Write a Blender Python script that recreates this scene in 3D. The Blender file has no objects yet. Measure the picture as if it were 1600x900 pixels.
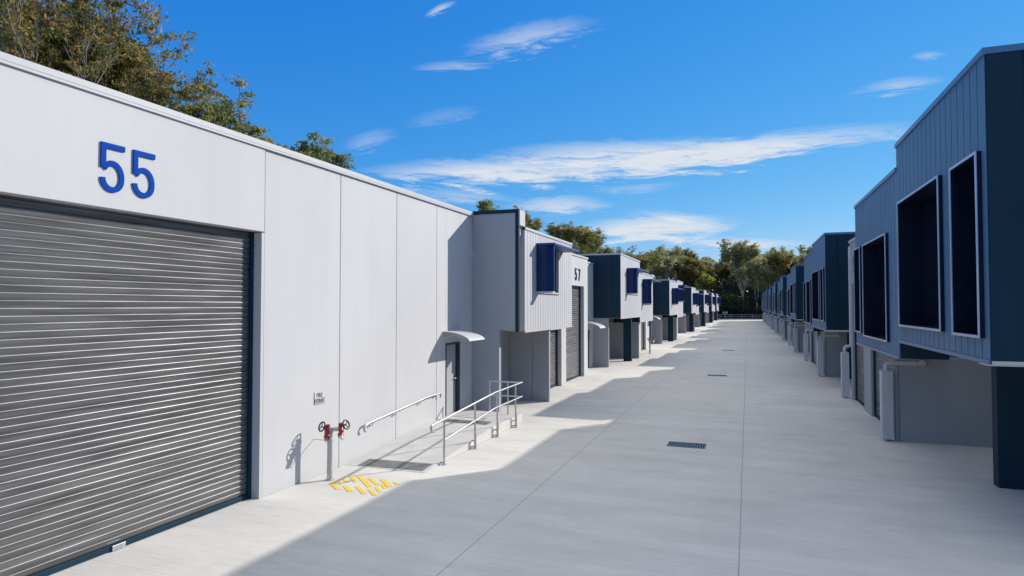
import bpy, bmesh, math, random
import numpy as np
from mathutils import Vector, Matrix
R = math.radians
random.seed(7); RNG = np.random.default_rng(7)
scn = bpy.context.scene
col = scn.collection

# ------------------------------------------------------------------ materials
def new_mat(name):
    m = bpy.data.materials.new(name); m.use_nodes = True
    nt = m.node_tree
    return m, nt, nt.nodes['Principled BSDF']

def N(nt, t, **kw):
    n = nt.nodes.new(t)
    for k, v in kw.items():
        setattr(n, k, v)
    return n

def math_node(nt, op, a, b=None, c=None, clamp=False):
    n = nt.nodes.new('ShaderNodeMath'); n.operation = op; n.use_clamp = clamp
    for i, v in enumerate((a, b, c)):
        if v is None: continue
        if hasattr(v, 'links'): nt.links.new(v, n.inputs[i])
        else: n.inputs[i].default_value = v
    return n.outputs[0]

def noisy(name, c1, c2, scale=(1, 1, 1), rough=0.6, detail=6, metallic=0.0, bump=0.0, bscale=40, spec=0.5, nscale=1.0, lo=0.35, hi=0.65):
    """paint / concrete / metal with slow tonal variation and a fine bump"""
    m, nt, b = new_mat(name)
    tc = N(nt, 'ShaderNodeTexCoord'); mp = N(nt, 'ShaderNodeMapping')
    mp.inputs['Scale'].default_value = scale
    nt.links.new(tc.outputs['Object'], mp.inputs[0])
    no = N(nt, 'ShaderNodeTexNoise'); no.inputs['Scale'].default_value = nscale; no.inputs['Detail'].default_value = detail
    no.inputs['Roughness'].default_value = 0.6
    nt.links.new(mp.outputs[0], no.inputs['Vector'])
    cr = N(nt, 'ShaderNodeValToRGB')
    cr.color_ramp.elements[0].position = lo; cr.color_ramp.elements[1].position = hi
    cr.color_ramp.elements[0].color = (*c1, 1); cr.color_ramp.elements[1].color = (*c2, 1)
    nt.links.new(no.outputs[0], cr.inputs[0]); nt.links.new(cr.outputs[0], b.inputs['Base Color'])
    b.inputs['Roughness'].default_value = rough; b.inputs['Metallic'].default_value = metallic
    b.inputs['Specular IOR Level'].default_value = spec
    if bump:
        n2 = N(nt, 'ShaderNodeTexNoise'); n2.inputs['Scale'].default_value = bscale; n2.inputs['Detail'].default_value = 4
        nt.links.new(tc.outputs['Object'], n2.inputs['Vector'])
        bp = N(nt, 'ShaderNodeBump'); bp.inputs['Strength'].default_value = bump; bp.inputs['Distance'].default_value = 0.02
        nt.links.new(n2.outputs[0], bp.inputs['Height']); nt.links.new(bp.outputs[0], b.inputs['Normal'])
    return m

M = {}
M['white'] = noisy('white_painted_concrete', (.475, .475, .475), (.515, .515, .515), (.5, .5, .22), .7, bump=.06, bscale=12, spec=.3)
def weathered_white():
    m = M['white']; nt = m.node_tree; b = nt.nodes['Principled BSDF']
    src = b.inputs['Base Color'].links[0].from_socket
    tc = N(nt, 'ShaderNodeTexCoord'); mp = N(nt, 'ShaderNodeMapping'); mp.inputs['Scale'].default_value = (3, 3.2, .12)
    nt.links.new(tc.outputs['Object'], mp.inputs[0])
    no = N(nt, 'ShaderNodeTexNoise'); no.inputs['Scale'].default_value = 1.0; no.inputs['Detail'].default_value = 7; no.inputs['Roughness'].default_value = .65
    nt.links.new(mp.outputs[0], no.inputs['Vector'])
    st = math_node(nt, 'MULTIPLY', math_node(nt, 'MULTIPLY_ADD', no.outputs[0], 4.5, -2.3, clamp=True), .07)
    sp = N(nt, 'ShaderNodeSeparateXYZ'); nt.links.new(tc.outputs['Object'], sp.inputs[0])
    n2 = N(nt, 'ShaderNodeTexNoise'); n2.inputs['Scale'].default_value = 2.5; n2.inputs['Detail'].default_value = 6
    nt.links.new(tc.outputs['Object'], n2.inputs['Vector'])
    low = math_node(nt, 'SUBTRACT', 1, math_node(nt, 'DIVIDE', sp.outputs[2], math_node(nt, 'MULTIPLY', n2.outputs[0], .55)), clamp=True)   # rain splash at the foot
    k = math_node(nt, 'ADD', st, math_node(nt, 'MULTIPLY', low, .22), clamp=True)
    mx = N(nt, 'ShaderNodeMix', data_type='RGBA'); mx.inputs[7].default_value = (.30, .285, .26, 1)
    nt.links.new(k, mx.inputs[0]); nt.links.new(src, mx.inputs[6]); nt.links.new(mx.outputs[2], b.inputs['Base Color'])
weathered_white()
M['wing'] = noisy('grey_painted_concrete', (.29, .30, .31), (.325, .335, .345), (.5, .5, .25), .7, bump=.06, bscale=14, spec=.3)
M['wing_shade_tone'] = noisy('shade_toned_painted_concrete', (.30, .32, .345), (.335, .355, .38), (.5, .5, .25), .7, bump=.06, bscale=14, spec=.3)  # wall paint with shade put into its colour, darker and bluer
M['beige'] = noisy('beige_soffit_board', (.55, .51, .45), (.6, .56, .5), (1, 1, 1), .7)
M['clad_light'] = noisy('light_grey_cladding', (.43, .43, .44), (.48, .48, .485), (1, .6, .3), .6, bump=.02)
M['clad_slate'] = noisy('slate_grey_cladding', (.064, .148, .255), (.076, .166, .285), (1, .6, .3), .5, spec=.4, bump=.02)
M['navy'] = noisy('navy_steel_sheet', (.004, .024, .045), (.006, .031, .055), (1, 1, .3), .55, spec=.2, bump=.02)
M['hood'] = noisy('blue_powder_coat', (.004, .02, .085), (.006, .026, .10), (1, 1, 1), .4, spec=.3)
M['shade'] = noisy('bright_blue_powder_coat', (.012, .06, .25), (.016, .07, .28), (1, 1, 1), .45, spec=.3)
M['number'] = noisy('blue_number_paint', (.002, .05, .30), (.003, .056, .33), (1, 1, 1), .7, spec=.05)
M['number_dark'] = noisy('dark_number_paint', (.012, .022, .055), (.016, .026, .065), (1, 1, 1), .4)
M['coping'] = noisy('white_metal_flashing', (.43, .43, .44), (.47, .47, .475), (.3, .3, 1), .55, spec=.3)
M['coping_blue'] = noisy('slate_metal_flashing', (.06, .15, .28), (.075, .17, .31), (.3, .3, 1), .35)
M['seal'] = noisy('grey_joint_sealant', (.10, .105, .115), (.14, .145, .155), (1, 1, 1), .8)
M['galv'] = noisy('galvanised_steel', (.36, .375, .39), (.52, .535, .55), (3, 3, 1.2), .36, metallic=.75, nscale=3)
M['stainless'] = noisy('satin_stainless_steel', (.45, .45, .45), (.55, .55, .54), (4, 4, 4), .34, metallic=.8)
M['frame_metal'] = noisy('pale_anodised_frame', (.40, .47, .62), (.48, .55, .70), (2, 2, 2), .3, metallic=.5)
M['reveal'] = noisy('midnight_blue_reveal', (.002, .006, .022), (.003, .008, .028), (2, 2, 2), .5, spec=.2)
M['pvc'] = noisy('grey_painted_pipe', (.46, .48, .51), (.52, .54, .57), (2, 2, 2), .42)
M['darkframe'] = noisy('dark_door_frame_paint', (.02, .035, .055), (.028, .045, .07), (1, 1, 1), .4)
M['doorleaf'] = noisy('pale_door_paint', (.34, .35, .365), (.38, .39, .405), (1, 1, .5), .5)
M['pad'] = noisy('dark_grey_mat', (.17, .17, .17), (.22, .22, .215), (6, 6, 6), .9)
M['red'] = noisy('red_valve_paint', (.30, .01, .012), (.38, .016, .016), (6, 6, 6), .35)
M['black'] = noisy('black_rubber', (.012, .012, .014), (.022, .022, .024), (6, 6, 6), .4)
M['signink'] = noisy('grey_sign_ink', (.05, .05, .06), (.07, .07, .08), (6, 6, 6), .6)
M['signface'] = noisy('white_sign_face', (.50, .50, .50), (.53, .53, .53), (6, 6, 6), .5)
M['awning'] = noisy('frosted_white_sheet', (.50, .515, .53), (.55, .565, .58), (1, 1, 1), .4)
M['roofsheet'] = noisy('pale_roof_sheeting', (.45, .46, .47), (.52, .53, .54), (.4, .4, 1), .5)
M['ramp'] = noisy('pale_ramp_concrete', (.50, .485, .46), (.58, .565, .54), (1.2, 1.2, 1.2), .85, bump=.15, bscale=60, nscale=1.5)
M['grate'] = noisy('dark_grate_steel', (.13, .17, .21), (.20, .24, .28), (4, 4, 4), .5, metallic=.4)
M['pit_shade'] = noisy('drain_pit_darkness', (.02, .022, .025), (.03, .032, .035), (4, 4, 4), .9)  # near-black, stands for the shade down in the drain
M['bark_pale'] = noisy('pale_gum_bark', (.20, .175, .15), (.40, .36, .31), (3, 3, .5), .85, nscale=1.2)
M['bark_grey'] = noisy('grey_gum_bark', (.13, .115, .10), (.26, .23, .20), (3, 3, .5), .85, nscale=1.2)
M['bark_dark'] = noisy('dark_gum_bark', (.06, .05, .045), (.15, .125, .105), (3, 3, .5), .9, nscale=1.2)

# glass
def glass():
    m, nt, b = new_mat('dark_window_glass')
    b.inputs['Base Color'].default_value = (.004, .007, .018, 1); b.inputs['Roughness'].default_value = .08
    b.inputs['Specular IOR Level'].default_value = .35
    return m
M['glass'] = glass()

# roller curtain: brushed metal, uneven sheen between slats
def curtain_mat():
    m, nt, b = new_mat('zinc_roller_curtain')
    tc = N(nt, 'ShaderNodeTexCoord'); mp = N(nt, 'ShaderNodeMapping'); mp.inputs['Scale'].default_value = (1, .5, 9.1)
    nt.links.new(tc.outputs['Object'], mp.inputs[0])
    no = N(nt, 'ShaderNodeTexNoise'); no.inputs['Scale'].default_value = 1.6; no.inputs['Detail'].default_value = 5
    nt.links.new(mp.outputs[0], no.inputs['Vector'])
    cr = N(nt, 'ShaderNodeValToRGB')
    cr.color_ramp.elements[0].position = .3; cr.color_ramp.elements[1].position = .7
    cr.color_ramp.elements[0].color = (.105, .107, .111, 1); cr.color_ramp.elements[1].color = (.23, .232, .237, 1)
    nt.links.new(no.outputs[0], cr.inputs[0]); nt.links.new(cr.outputs[0], b.inputs['Base Color'])
    b.inputs['Metallic'].default_value = .7; b.inputs['Roughness'].default_value = .42
    return m
M['curtain'] = curtain_mat()

# pavement concrete with broom streaks, stains and saw-cut joints (world metres)
def pavement_mat():
    m, nt, b = new_mat('broomed_concrete')
    tc = N(nt, 'ShaderNodeTexCoord')
    sx = N(nt, 'ShaderNodeSeparateXYZ'); nt.links.new(tc.outputs['Object'], sx.inputs[0])
    X, Y = sx.outputs[0], sx.outputs[1]
    def noise(scale, ns, det, dist=0.0):
        mp = N(nt, 'ShaderNodeMapping'); mp.inputs['Scale'].default_value = scale
        nt.links.new(tc.outputs['Object'], mp.inputs[0])
        no = N(nt, 'ShaderNodeTexNoise'); no.inputs['Scale'].default_value = ns; no.inputs['Detail'].default_value = det
        no.inputs['Distortion'].default_value = dist; no.inputs['Roughness'].default_value = .62
        nt.links.new(mp.outputs[0], no.inputs['Vector']); return no.outputs[0]
    a = noise((.22, 1.5, 1), 1.1, 8, .4)       # broad bands across the road
    s = noise((.8, 11, 1), 2.2, 7, .3)              # broom strokes
    g = noise((1, 1, 1), 38, 4)                # sand grain
    l = noise((1, 1, 1), .5, 6, .8)           # big cloudy stains
    v = math_node(nt, 'MULTIPLY_ADD', a, .36, 0)
    v = math_node(nt, 'MULTIPLY_ADD', s, .34, v)
    v = math_node(nt, 'MULTIPLY_ADD', g, .20, v)
    v = math_node(nt, 'MULTIPLY_ADD', l, .30, v)
    cr = N(nt, 'ShaderNodeValToRGB')
    cr.color_ramp.elements[0].position = .45; cr.color_ramp.elements[1].position = .75
    cr.color_ramp.elements[0].color = (.50, .487, .45, 1); cr.color_ramp.elements[1].color = (.71, .69, .64, 1)
    nt.links.new(v, cr.inputs[0])
    # joints
    wob = math_node(nt, 'MULTIPLY_ADD', l, .02, -.01)
    masks = []
    for x0 in (-3.71, -.14):
        d = math_node(nt, 'ABSOLUTE', math_node(nt, 'ADD', math_node(nt, 'SUBTRACT', X, x0), wob))
        masks.append(math_node(nt, 'SUBTRACT', 1, math_node(nt, 'DIVIDE', d, .011), clamp=True))
    yy = math_node(nt, 'ADD', math_node(nt, 'DIVIDE', math_node(nt, 'SUBTRACT', Y, 9.3), 6.2), 100)
    fr = math_node(nt, 'FRACT', yy)
    d = math_node(nt, 'MULTIPLY', math_node(nt, 'ABSOLUTE', math_node(nt, 'SUBTRACT', fr, .5)), 6.2)
    masks.append(math_node(nt, 'MULTIPLY', math_node(nt, 'SUBTRACT', 1, math_node(nt, 'DIVIDE', d, .008), clamp=True), .55))
    mk = masks[0]
    for k in masks[1:]: mk = math_node(nt, 'MAXIMUM', mk, k)
    mk = math_node(nt, 'MULTIPLY', mk, .75)
    mx = N(nt, 'ShaderNodeMix', data_type='RGBA'); mx.inputs[7].default_value = (.10, .10, .105, 1)
    nt.links.new(mk, mx.inputs[0]); nt.links.new(cr.outputs[0], mx.inputs[6])
    nt.links.new(mx.outputs[2], b.inputs['Base Color'])
    b.inputs['Roughness'].default_value = .8; b.inputs['Specular IOR Level'].default_value = .3
    h = math_node(nt, 'SUBTRACT', math_node(nt, 'MULTIPLY_ADD', g, .5, s), mk)
    bp = N(nt, 'ShaderNodeBump'); bp.inputs['Strength'].default_value = .12; bp.inputs['Distance'].default_value = .01
    nt.links.new(h, bp.inputs['Height']); nt.links.new(bp.outputs[0], b.inputs['Normal'])
    return m
M['pavement'] = pavement_mat()
M['earth'] = noisy('leaf_litter_ground', (.035, .04, .02), (.09, .075, .045), (1, 1, 1), .95, nscale=.4)

# worn yellow line paint, gaps where it has rubbed off
def worn_paint():
    m, nt, b = new_mat('worn_yellow_paint')
    tc = N(nt, 'ShaderNodeTexCoord')
    no = N(nt, 'ShaderNodeTexNoise'); no.inputs['Scale'].default_value = 9; no.inputs['Detail'].default_value = 6
    nt.links.new(tc.outputs['Object'], no.inputs['Vector'])
    cr = N(nt, 'ShaderNodeValToRGB')
    cr.color_ramp.elements[0].position = .28; cr.color_ramp.elements[1].position = .42
    cr.color_ramp.elements[0].color = (.55, .51, .40, 1); cr.color_ramp.elements[1].color = (.78, .53, .035, 1)
    nt.links.new(no.outputs[0], cr.inputs[0]); nt.links.new(cr.outputs[0], b.inputs['Base Color'])
    b.inputs['Roughness'].default_value = .7
    return m
M['yellow'] = worn_paint()

def leaf_mat(name, cols, trans=.68):
    m, nt, b = new_mat(name)
    at = N(nt, 'ShaderNodeAttribute'); at.attribute_name = 'tint'
    cr = N(nt, 'ShaderNodeValToRGB')
    e = cr.color_ramp.elements
    while len(e) < len(cols): e.new(.5)
    for i, c in enumerate(cols):
        e[i].position = i / (len(cols) - 1); e[i].color = (*c, 1)
    nt.links.new(at.outputs['Fac'], cr.inputs[0]); nt.links.new(cr.outputs[0], b.inputs['Base Color'])
    b.inputs['Roughness'].default_value = .5
    tr = N(nt, 'ShaderNodeBsdfTranslucent'); nt.links.new(cr.outputs[0], tr.inputs[0])
    mx = N(nt, 'ShaderNodeMixShader'); mx.inputs[0].default_value = trans
    out = nt.nodes['Material Output']
    nt.links.new(b.outputs[0], mx.inputs[1]); nt.links.new(tr.outputs[0], mx.inputs[2]); nt.links.new(mx.outputs[0], out.inputs[0])
    return m
M['leaf_olive'] = leaf_mat('olive_gum_leaves', [(0.105, 0.140, 0.041), (0.175, 0.203, 0.056), (0.265, 0.259, 0.069), (0.336, 0.239, 0.084)])
M['leaf_green'] = leaf_mat('green_gum_leaves', [(0.079, 0.122, 0.046), (0.137, 0.187, 0.064), (0.216, 0.245, 0.086), (0.316, 0.273, 0.108)])
M['leaf_brown'] = leaf_mat('russet_gum_leaves', [(0.099, 0.125, 0.041), (0.168, 0.183, 0.056), (0.265, 0.217, 0.069), (0.379, 0.224, 0.084)])
M['leaf_hill'] = leaf_mat('grey_green_hill_leaves', [(0.141, 0.192, 0.090), (0.282, 0.302, 0.141), (0.420, 0.401, 0.201), (0.420, 0.420, 0.243)])
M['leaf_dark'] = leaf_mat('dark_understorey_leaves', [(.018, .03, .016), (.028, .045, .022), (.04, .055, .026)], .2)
M['leaf_yellow'] = leaf_mat('yellow_green_leaves', [(0.187, 0.230, 0.057), (0.316, 0.331, 0.064), (0.420, 0.416, 0.093)])

# ------------------------------------------------------------------ mesh helpers
def root_loc(o):
    v = Vector((0, 0, 0))
    while o is not None:
        v += o.location; o = o.parent
    return v

class MB:
    def __init__(s): s.v = []; s.f = []
    def box(s, x0, x1, y0, y1, z0, z1):
        x0, x1 = min(x0, x1), max(x0, x1); y0, y1 = min(y0, y1), max(y0, y1); z0, z1 = min(z0, z1), max(z0, z1)
        n = len(s.v)
        s.v += [(x0, y0, z0), (x1, y0, z0), (x1, y1, z0), (x0, y1, z0), (x0, y0, z1), (x1, y0, z1), (x1, y1, z1), (x0, y1, z1)]
        s.f += [tuple(n + i for i in q) for q in ((0, 3, 2, 1), (4, 5, 6, 7), (0, 1, 5, 4), (1, 2, 6, 5), (2, 3, 7, 6), (3, 0, 4, 7))]
        return s
    def prism(s, poly, axis, a0, a1):
        """poly: 2D points; axis 'x': points are (y,z); 'y': (x,z); 'z': (x,y)"""
        n = len(s.v); k = len(poly)
        for a in (a0, a1):
            for p, q in poly:
                s.v.append({'x': (a, p, q), 'y': (p, a, q), 'z': (p, q, a)}[axis])
        s.f.append(tuple(n + i for i in range(k))); s.f.append(tuple(n + k + i for i in reversed(range(k))))
        for i in range(k):
            j = (i + 1) % k; s.f.append((n + j, n + i, n + k + i, n + k + j))
        return s
    def tube(s, pts, rad, seg=10, cap=True):
        pts = [Vector(p) for p in pts]; n0 = len(s.v)
        rads = rad if isinstance(rad, (list, tuple)) else [rad] * len(pts)
        ref = None
        for i, p in enumerate(pts):
            t = (pts[min(i + 1, len(pts) - 1)] - pts[max(i - 1, 0)]).normalized()
            if ref is None or abs(t.dot(ref)) > .98:
                ref = Vector((0, 0, 1)) if abs(t.z) < .9 else Vector((1, 0, 0))
            a = (ref - t * ref.dot(t)).normalized(); b = t.cross(a); ref = a
            for k in range(seg):
                w = 2 * math.pi * k / seg
                q = p + (a * math.cos(w) + b * math.sin(w)) * rads[i]; s.v.append(tuple(q))
        for i in range(len(pts) - 1):
            for k in range(seg):
                a0 = n0 + i * seg + k; a1 = n0 + i * seg + (k + 1) % seg
                s.f.append((a0, a1, a1 + seg, a0 + seg))
        if cap:
            s.f.append(tuple(n0 + k for k in reversed(range(seg))))
            e = n0 + (len(pts) - 1) * seg; s.f.append(tuple(e + k for k in range(seg)))
        return s
    def build(s, name, mat, parent=None, bevel=0.0, smooth=False):
        me = bpy.data.meshes.new(name)
        off = root_loc(parent)
        me.from_pydata([(x - off.x, y - off.y, z - off.z) for x, y, z in s.v], [], s.f)
        bm = bmesh.new(); bm.from_mesh(me)
        bmesh.ops.recalc_face_normals(bm, faces=bm.faces)
        bm.to_mesh(me); bm.free()
        me.materials.append(mat)
        if smooth:
            for p in me.polygons: p.use_smooth = True
        o = bpy.data.objects.new(name, me); col.objects.link(o)
        if parent is not None: o.parent = parent
        if bevel:
            md = o.modifiers.new('bevel', 'BEVEL'); md.width = bevel; md.segments = 2; md.limit_method = 'ANGLE'
        if smooth:
            md = o.modifiers.new('edges', 'EDGE_SPLIT'); md.split_angle = R(40)
        return o

def fillet(pts, r, n=5):
    """round the inner corners of a polyline"""
    pts = [Vector(p) for p in pts]; out = [pts[0]]
    for i in range(1, len(pts) - 1):
        p = pts[i]; a = (pts[i - 1] - p); b = (pts[i + 1] - p)
        rr = min(r, a.length * .49, b.length * .49)
        p0 = p + a.normalized() * rr; p1 = p + b.normalized() * rr
        for k in range(n + 1):
            t = k / n; out.append(p0 * (1 - t) ** 2 + p * 2 * t * (1 - t) + p1 * t * t)
    out.append(pts[-1]); return out

def holes(mb, x0, x1, y0, y1, z0, z1, hs=()):
    """a panel in the YZ plane of thickness x0..x1 with rectangular holes (ya,yb,za,zb)"""
    ys = sorted({y0, y1, *[min(max(h[i], y0), y1) for h in hs for i in (0, 1)]})
    for a, b in zip(ys, ys[1:]):
        if b - a < 1e-5: continue
        m = (a + b) / 2; z = z0
        for h in sorted([h for h in hs if h[0] < m < h[1]], key=lambda h: h[2]):
            if h[2] > z + 1e-5: mb.box(x0, x1, a, b, z, min(h[2], z1))
            z = max(z, h[3])
        if z < z1 - 1e-5: mb.box(x0, x1, a, b, z, z1)
    return mb

def thing(name, label, cat, loc=(0, 0, 0), group=None):
    o = bpy.data.objects.new(name, None); col.objects.link(o); o.location = loc
    o.empty_display_size = .3
    o['label'] = label; o['category'] = cat
    if group: o['group'] = group
    return o
def tag(o, label, cat, group=None):
    o['label'] = label; o['category'] = cat
    if group: o['group'] = group
    return o
def struct(o): o['kind'] = 'structure'; return o
# ------------------------------------------------------------------ digits
def arc(cx, cy, rx, ry, a0, a1, n=12):
    return [(cx + rx * math.cos(R(a0 + (a1 - a0) * i / n)), cy + ry * math.sin(R(a0 + (a1 - a0) * i / n))) for i in range(n + 1)]
def strokes(ch):
    # unit box: width .54, height 1, pen .125 (centre lines)
    w = .0625
    if ch == '5':
        return [[(.54, 1 - w), (w + .01, 1 - w), (w + .01, .49)],
                [(.085, .47)] + arc(.27, .33, .2075, .27, 140, 0, 12) + arc(.27, .29, .2075, .2275, 0, -180, 14)]
    if ch == '7':
        return [[(.02, 1 - w), (.48, 1 - w), (.17, 0)]]
    if ch == '6':
        return [arc(.27, .73, .21, .21, 20, 90, 7) + arc(.27, .73, .21, .21, 90, 180, 7)[1:] + [(.06, .27)] + arc(.27, .27, .21, .21, 180, 360, 14)[1:] + arc(.27, .38, .21, .20, 0, 150, 10)]
    return []
def digit(ch, sx, y0, z0, h, x, depth, pen=.125):
    """sx +1: faces +X, reads towards +Y; -1: faces -X, reads towards -Y"""
    mb = MB()
    for kk, path in enumerate(strokes(ch)):
        P = [Vector((p[0], p[1])) for p in path]; Lf = []; Rt = []
        for i, p in enumerate(P):
            a = (P[i] - P[i - 1]).normalized() if i else None
            b = (P[i + 1] - P[i]).normalized() if i < len(P) - 1 else None
            if a is None: a = b
            if b is None: b = a
            na = Vector((-a.y, a.x)); nb = Vector((-b.y, b.x)); n = (na + nb).normalized()
            k = pen / 2 / max(.4, n.dot(na))
            Lf.append(p + n * k); Rt.append(p - n * k)
        def w3(p, xx): return (xx, y0 + sx * p.x * h, z0 + p.y * h)
        n0 = len(mb.v); k = len(P)
        for xx in (x + sx * .003 * kk, x + sx * (depth - .003 * kk)):
            mb.v += [w3(p, xx) for p in Lf] + [w3(p, xx) for p in Rt]
        for i in range(k - 1):
            l0, l1, r0, r1 = n0 + i, n0 + i + 1, n0 + k + i, n0 + k + i + 1
            L0, L1, R0, R1 = (q + 2 * k for q in (l0, l1, r0, r1))
            mb.f += [(l0, l1, r1, r0), (L0, R0, R1, L1), (l0, L0, L1, l1), (r0, r1, R1, R0)]
        mb.f += [(n0, n0 + k, n0 + 3 * k, n0 + 2 * k), (n0 + k - 1, n0 + 2 * k - 1, n0 + 4 * k - 1, n0 + 3 * k - 1)]
    return mb

# ------------------------------------------------------------------ building parts
def roller(parent, s, xw, y0, y1, z1, mat=None, recess=.22, pitch=.094, slot=False):
    """corrugated curtain in an opening of a wall whose face is at x=xw and looks towards s"""
    xc = xw - s * recess
    prof = [(0, -.15), (.05, .0), (.30, .35), (.58, .66), (.80, .95), (.86, 1), (.90, .9), (.945, .5), (.985, .05)]
    mb = MB(); z = .09; pts = []
    while z < z1 + .05:
        for t, a in prof: pts.append((z + t * pitch, a * .016))
        z += pitch
    for zz, a in pts:
        mb.v += [(xc + s * a, y0 + .06, zz), (xc + s * a, y1 - .06, zz)]
    for i in range(len(pts) - 1):
        mb.f.append((2 * i, 2 * i + 1, 2 * i + 3, 2 * i + 2))
    c = mb.build('roller_door', mat or M['curtain'], parent)
    MB().box(xc - s * .02, xc + s * .035, y0 + .06, y1 - .06, .012, .085).build('bottom_rail', M['navy'], c, .004)
    if slot:
        MB().box(xc + s * .036, xc + s * .06, 6.48, 6.68, .005, .08).build('floor_lock', M['galv'], c, .003)
    for a, b in ((y0 + .002, y0 + .075), (y1 - .075, y1 - .002)):
        MB().box(xc - s * .03, xc + s * .055, a, b, .002, z1 + .1).build('guide', M['navy'], c, .004)
    MB().box(xc - s * .35, xc - s * .04, y0, y1, z1 - .02, z1 + .5).build('drum_cover', M['navy'], c)
    return c

def ped_door(parent, s, xw, y0, y1, z0, z1, hinge_far=False):
    xd = xw - s * .11
    leaf = MB().box(xd - s * .045, xd, y0 + .06, y1 - .06, z0 + .012, z1 - .06).build('door', M['doorleaf'], parent, .004)
    f = MB()
    f.box(xd - s * .06, xw + s * .012, y0, y0 + .055, z0, z1); f.box(xd - s * .06, xw + s * .012, y1 - .055, y1, z0, z1)
    f.box(xd - s * .06, xw + s * .012, y0 + .055, y1 - .055, z1 - .055, z1)
    f.build('door_frame', M['darkframe'], leaf, .003)
    zh = z0 + 1.0; yh = y1 - .13
    h = MB(); h.tube(fillet([(xd, yh, zh), (xd + s * .06, yh, zh), (xd + s * .06, yh - .13, zh)], .02), .011, 8)
    h.box(xd, xd + s * .008, yh - .03, yh + .03, zh - .12, zh + .06)
    h.build('handle', M['stainless'], leaf)
    return leaf

def awning(parent, s, xw, y0, y1, z, proj=.85, drop=.32):
    n = 12; poly = []
    up = []; dn = []
    for i in range(n + 1):
        t = i / n
        x = xw + s * proj * math.sin(t * math.pi / 2 * .92) / math.sin(math.pi / 2 * .92)
        zz = z - drop * (1 - math.cos(t * math.pi / 2)) ** .9
        up.append((x, zz)); dn.append((x, zz - .018))
    c = MB().prism(up + dn[::-1], 'y', y0, y1).build('awning', M['awning'], parent, smooth=True)
    for yy in (y0 + .12, y1 - .16):
        b = MB(); b.tube(fillet([(xw, yy, z - .17), (xw + s * .25, yy, z - .10), (xw + s * .62, yy, z - .18)], .1), .013, 8)
        b.box(xw, xw + s * .012, yy - .03, yy + .03, z - .26, z - .03)
        b.build('awning_bracket', M['awning'], c)
    return c

def boards(mb, xa, xb, y0, y1, z0, z1, hs=(), pitch=.27, gap=.026):
    n = max(1, round((y1 - y0) / pitch)); p = (y1 - y0) / n
    for k in range(n):
        holes(mb, xa, xb, y0 + k * p + (gap / 2 if k else 0), y0 + (k + 1) * p - (gap / 2 if k < n - 1 else 0), z0, z1, hs)
    return mb
def boards_x(mb, ya, yb, x0, x1, z0, z1, pitch=.42, gap=.036):
    x0, x1 = min(x0, x1), max(x0, x1)
    n = max(1, round((x1 - x0) / pitch)); p = (x1 - x0) / n
    for k in range(n):
        mb.box(x0 + k * p + (gap / 2 if k else 0), x0 + (k + 1) * p - (gap / 2 if k < n - 1 else 0), ya, yb, z0, z1)
    return mb

def bay(parent, s, xf, xb, y0, y1, z0, z1, mat, win=(), coping=None, end=True, pitch=.27, far_end=True):
    """upper bay: clad front (x=xf looking to s), clad ends, soffit, roof, coping; win = hole rectangles"""
    t = .16
    mb = MB()
    holes(mb, xf - s * .03, xf - s * t, y0, y1, z0, z1, win)          # frame behind the boards
    boards(mb, xf - s * .03, xf, y0, y1, z0 + .0, z1, win, pitch)
    mb.box(xf - s * t, xb, y1 - .12, y1 - .001, z0 + .002, z1 - .002)
    mb.box(xf - s * t, xb, y0 + .001, y0 + .10, z0 + .002, z1 - .002)
    mb.box(xf - s * t, xb, y0 + .101, y1 - .121, z1 - .25, z1 - .15)   # roof deck
    c = mb.build('projecting_bay', mat, parent)
    if end:
        e = MB(); boards_x(e, y0 - .03, y0, xf - s * .012, xb, z0 - .01, z1 - .06)
        e.box(xf - s * .006, xb, y0 - .012, y0 - .002, z0, z1 - .06)
        e.build('end_cladding', M['navy'], c)
    MB().box(xf - s * .05, xb, y0 + .02, y1 - .02, z0 - .022, z0 - .003).build('soffit', M['beige'], c)
    cp = coping or M['coping']
    k = MB(); k.box(xf + s * .03, xf - s * .2, y0 - (.04 if end else 0), y1 + .02, z1 - .07, z1 + .02)
    k.box(xf - s * .2, xb, y0 - (.04 if end else 0), y0 + .14, z1 - .07, z1 + .02)
    k.box(xf - s * .2, xb, y1 - .14, y1 + .02, z1 - .07, z1 + .02)
    k.build('coping', cp, c, .006)
    MB().box(xf + s * .018, xf - s * .04, y0, y1, z0 - .06, z0 - .001).build('drip_flashing', cp, c)
    return c

def hooded_window(parent, s, xf, y0, y1, z0, z1, proj=.56):
    """blue sheet-metal hood with deep side fins round a dark window, long top blade"""
    t = .04; p1 = proj * .62
    a = MB()
    za, zb = z0 + t, z1 - t
    a.prism([(xf - s * .12, y0), (xf + s * p1, y0), (xf + s * proj, y0 + .16), (xf + s * proj, y0 + .24), (xf + s * p1, y0 + .06), (xf - s * .12, y0 + .06)], 'z', za, zb)
    hd = a.build('window_hood', M['hood'], parent, .004)
    MB().box(xf - s * .12, xf + s * (proj + .08), y0 - .01, y1 + .6, z1 - t + .001, z1 + .02).build('sunshade', M['shade'], hd, .004)
    k = MB(); k.box(xf - s * .12, xf + s * (proj + .01), y0, y0 + .27, z0 - .02, z0 + t - .001); k.box(xf - s * .12, xf + s * .06, y0 + .27, y1, z0 - .02, z0 + t - .001)
    k.build('sill', M['coping'], hd)
    MB().box(xf - s * .11, xf - s * .09, y0 + t, y1 - t, z0 + t, z1 - t).build('glass', M['glass'], hd)
    m = MB(); ym = y0 + (y1 - y0) * .55
    m.box(xf - s * .089, xf - s * .04, ym - .03, ym + .03, z0 + t, z1 - t); m.build('mullion', M['darkframe'], hd)
    return hd

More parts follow.
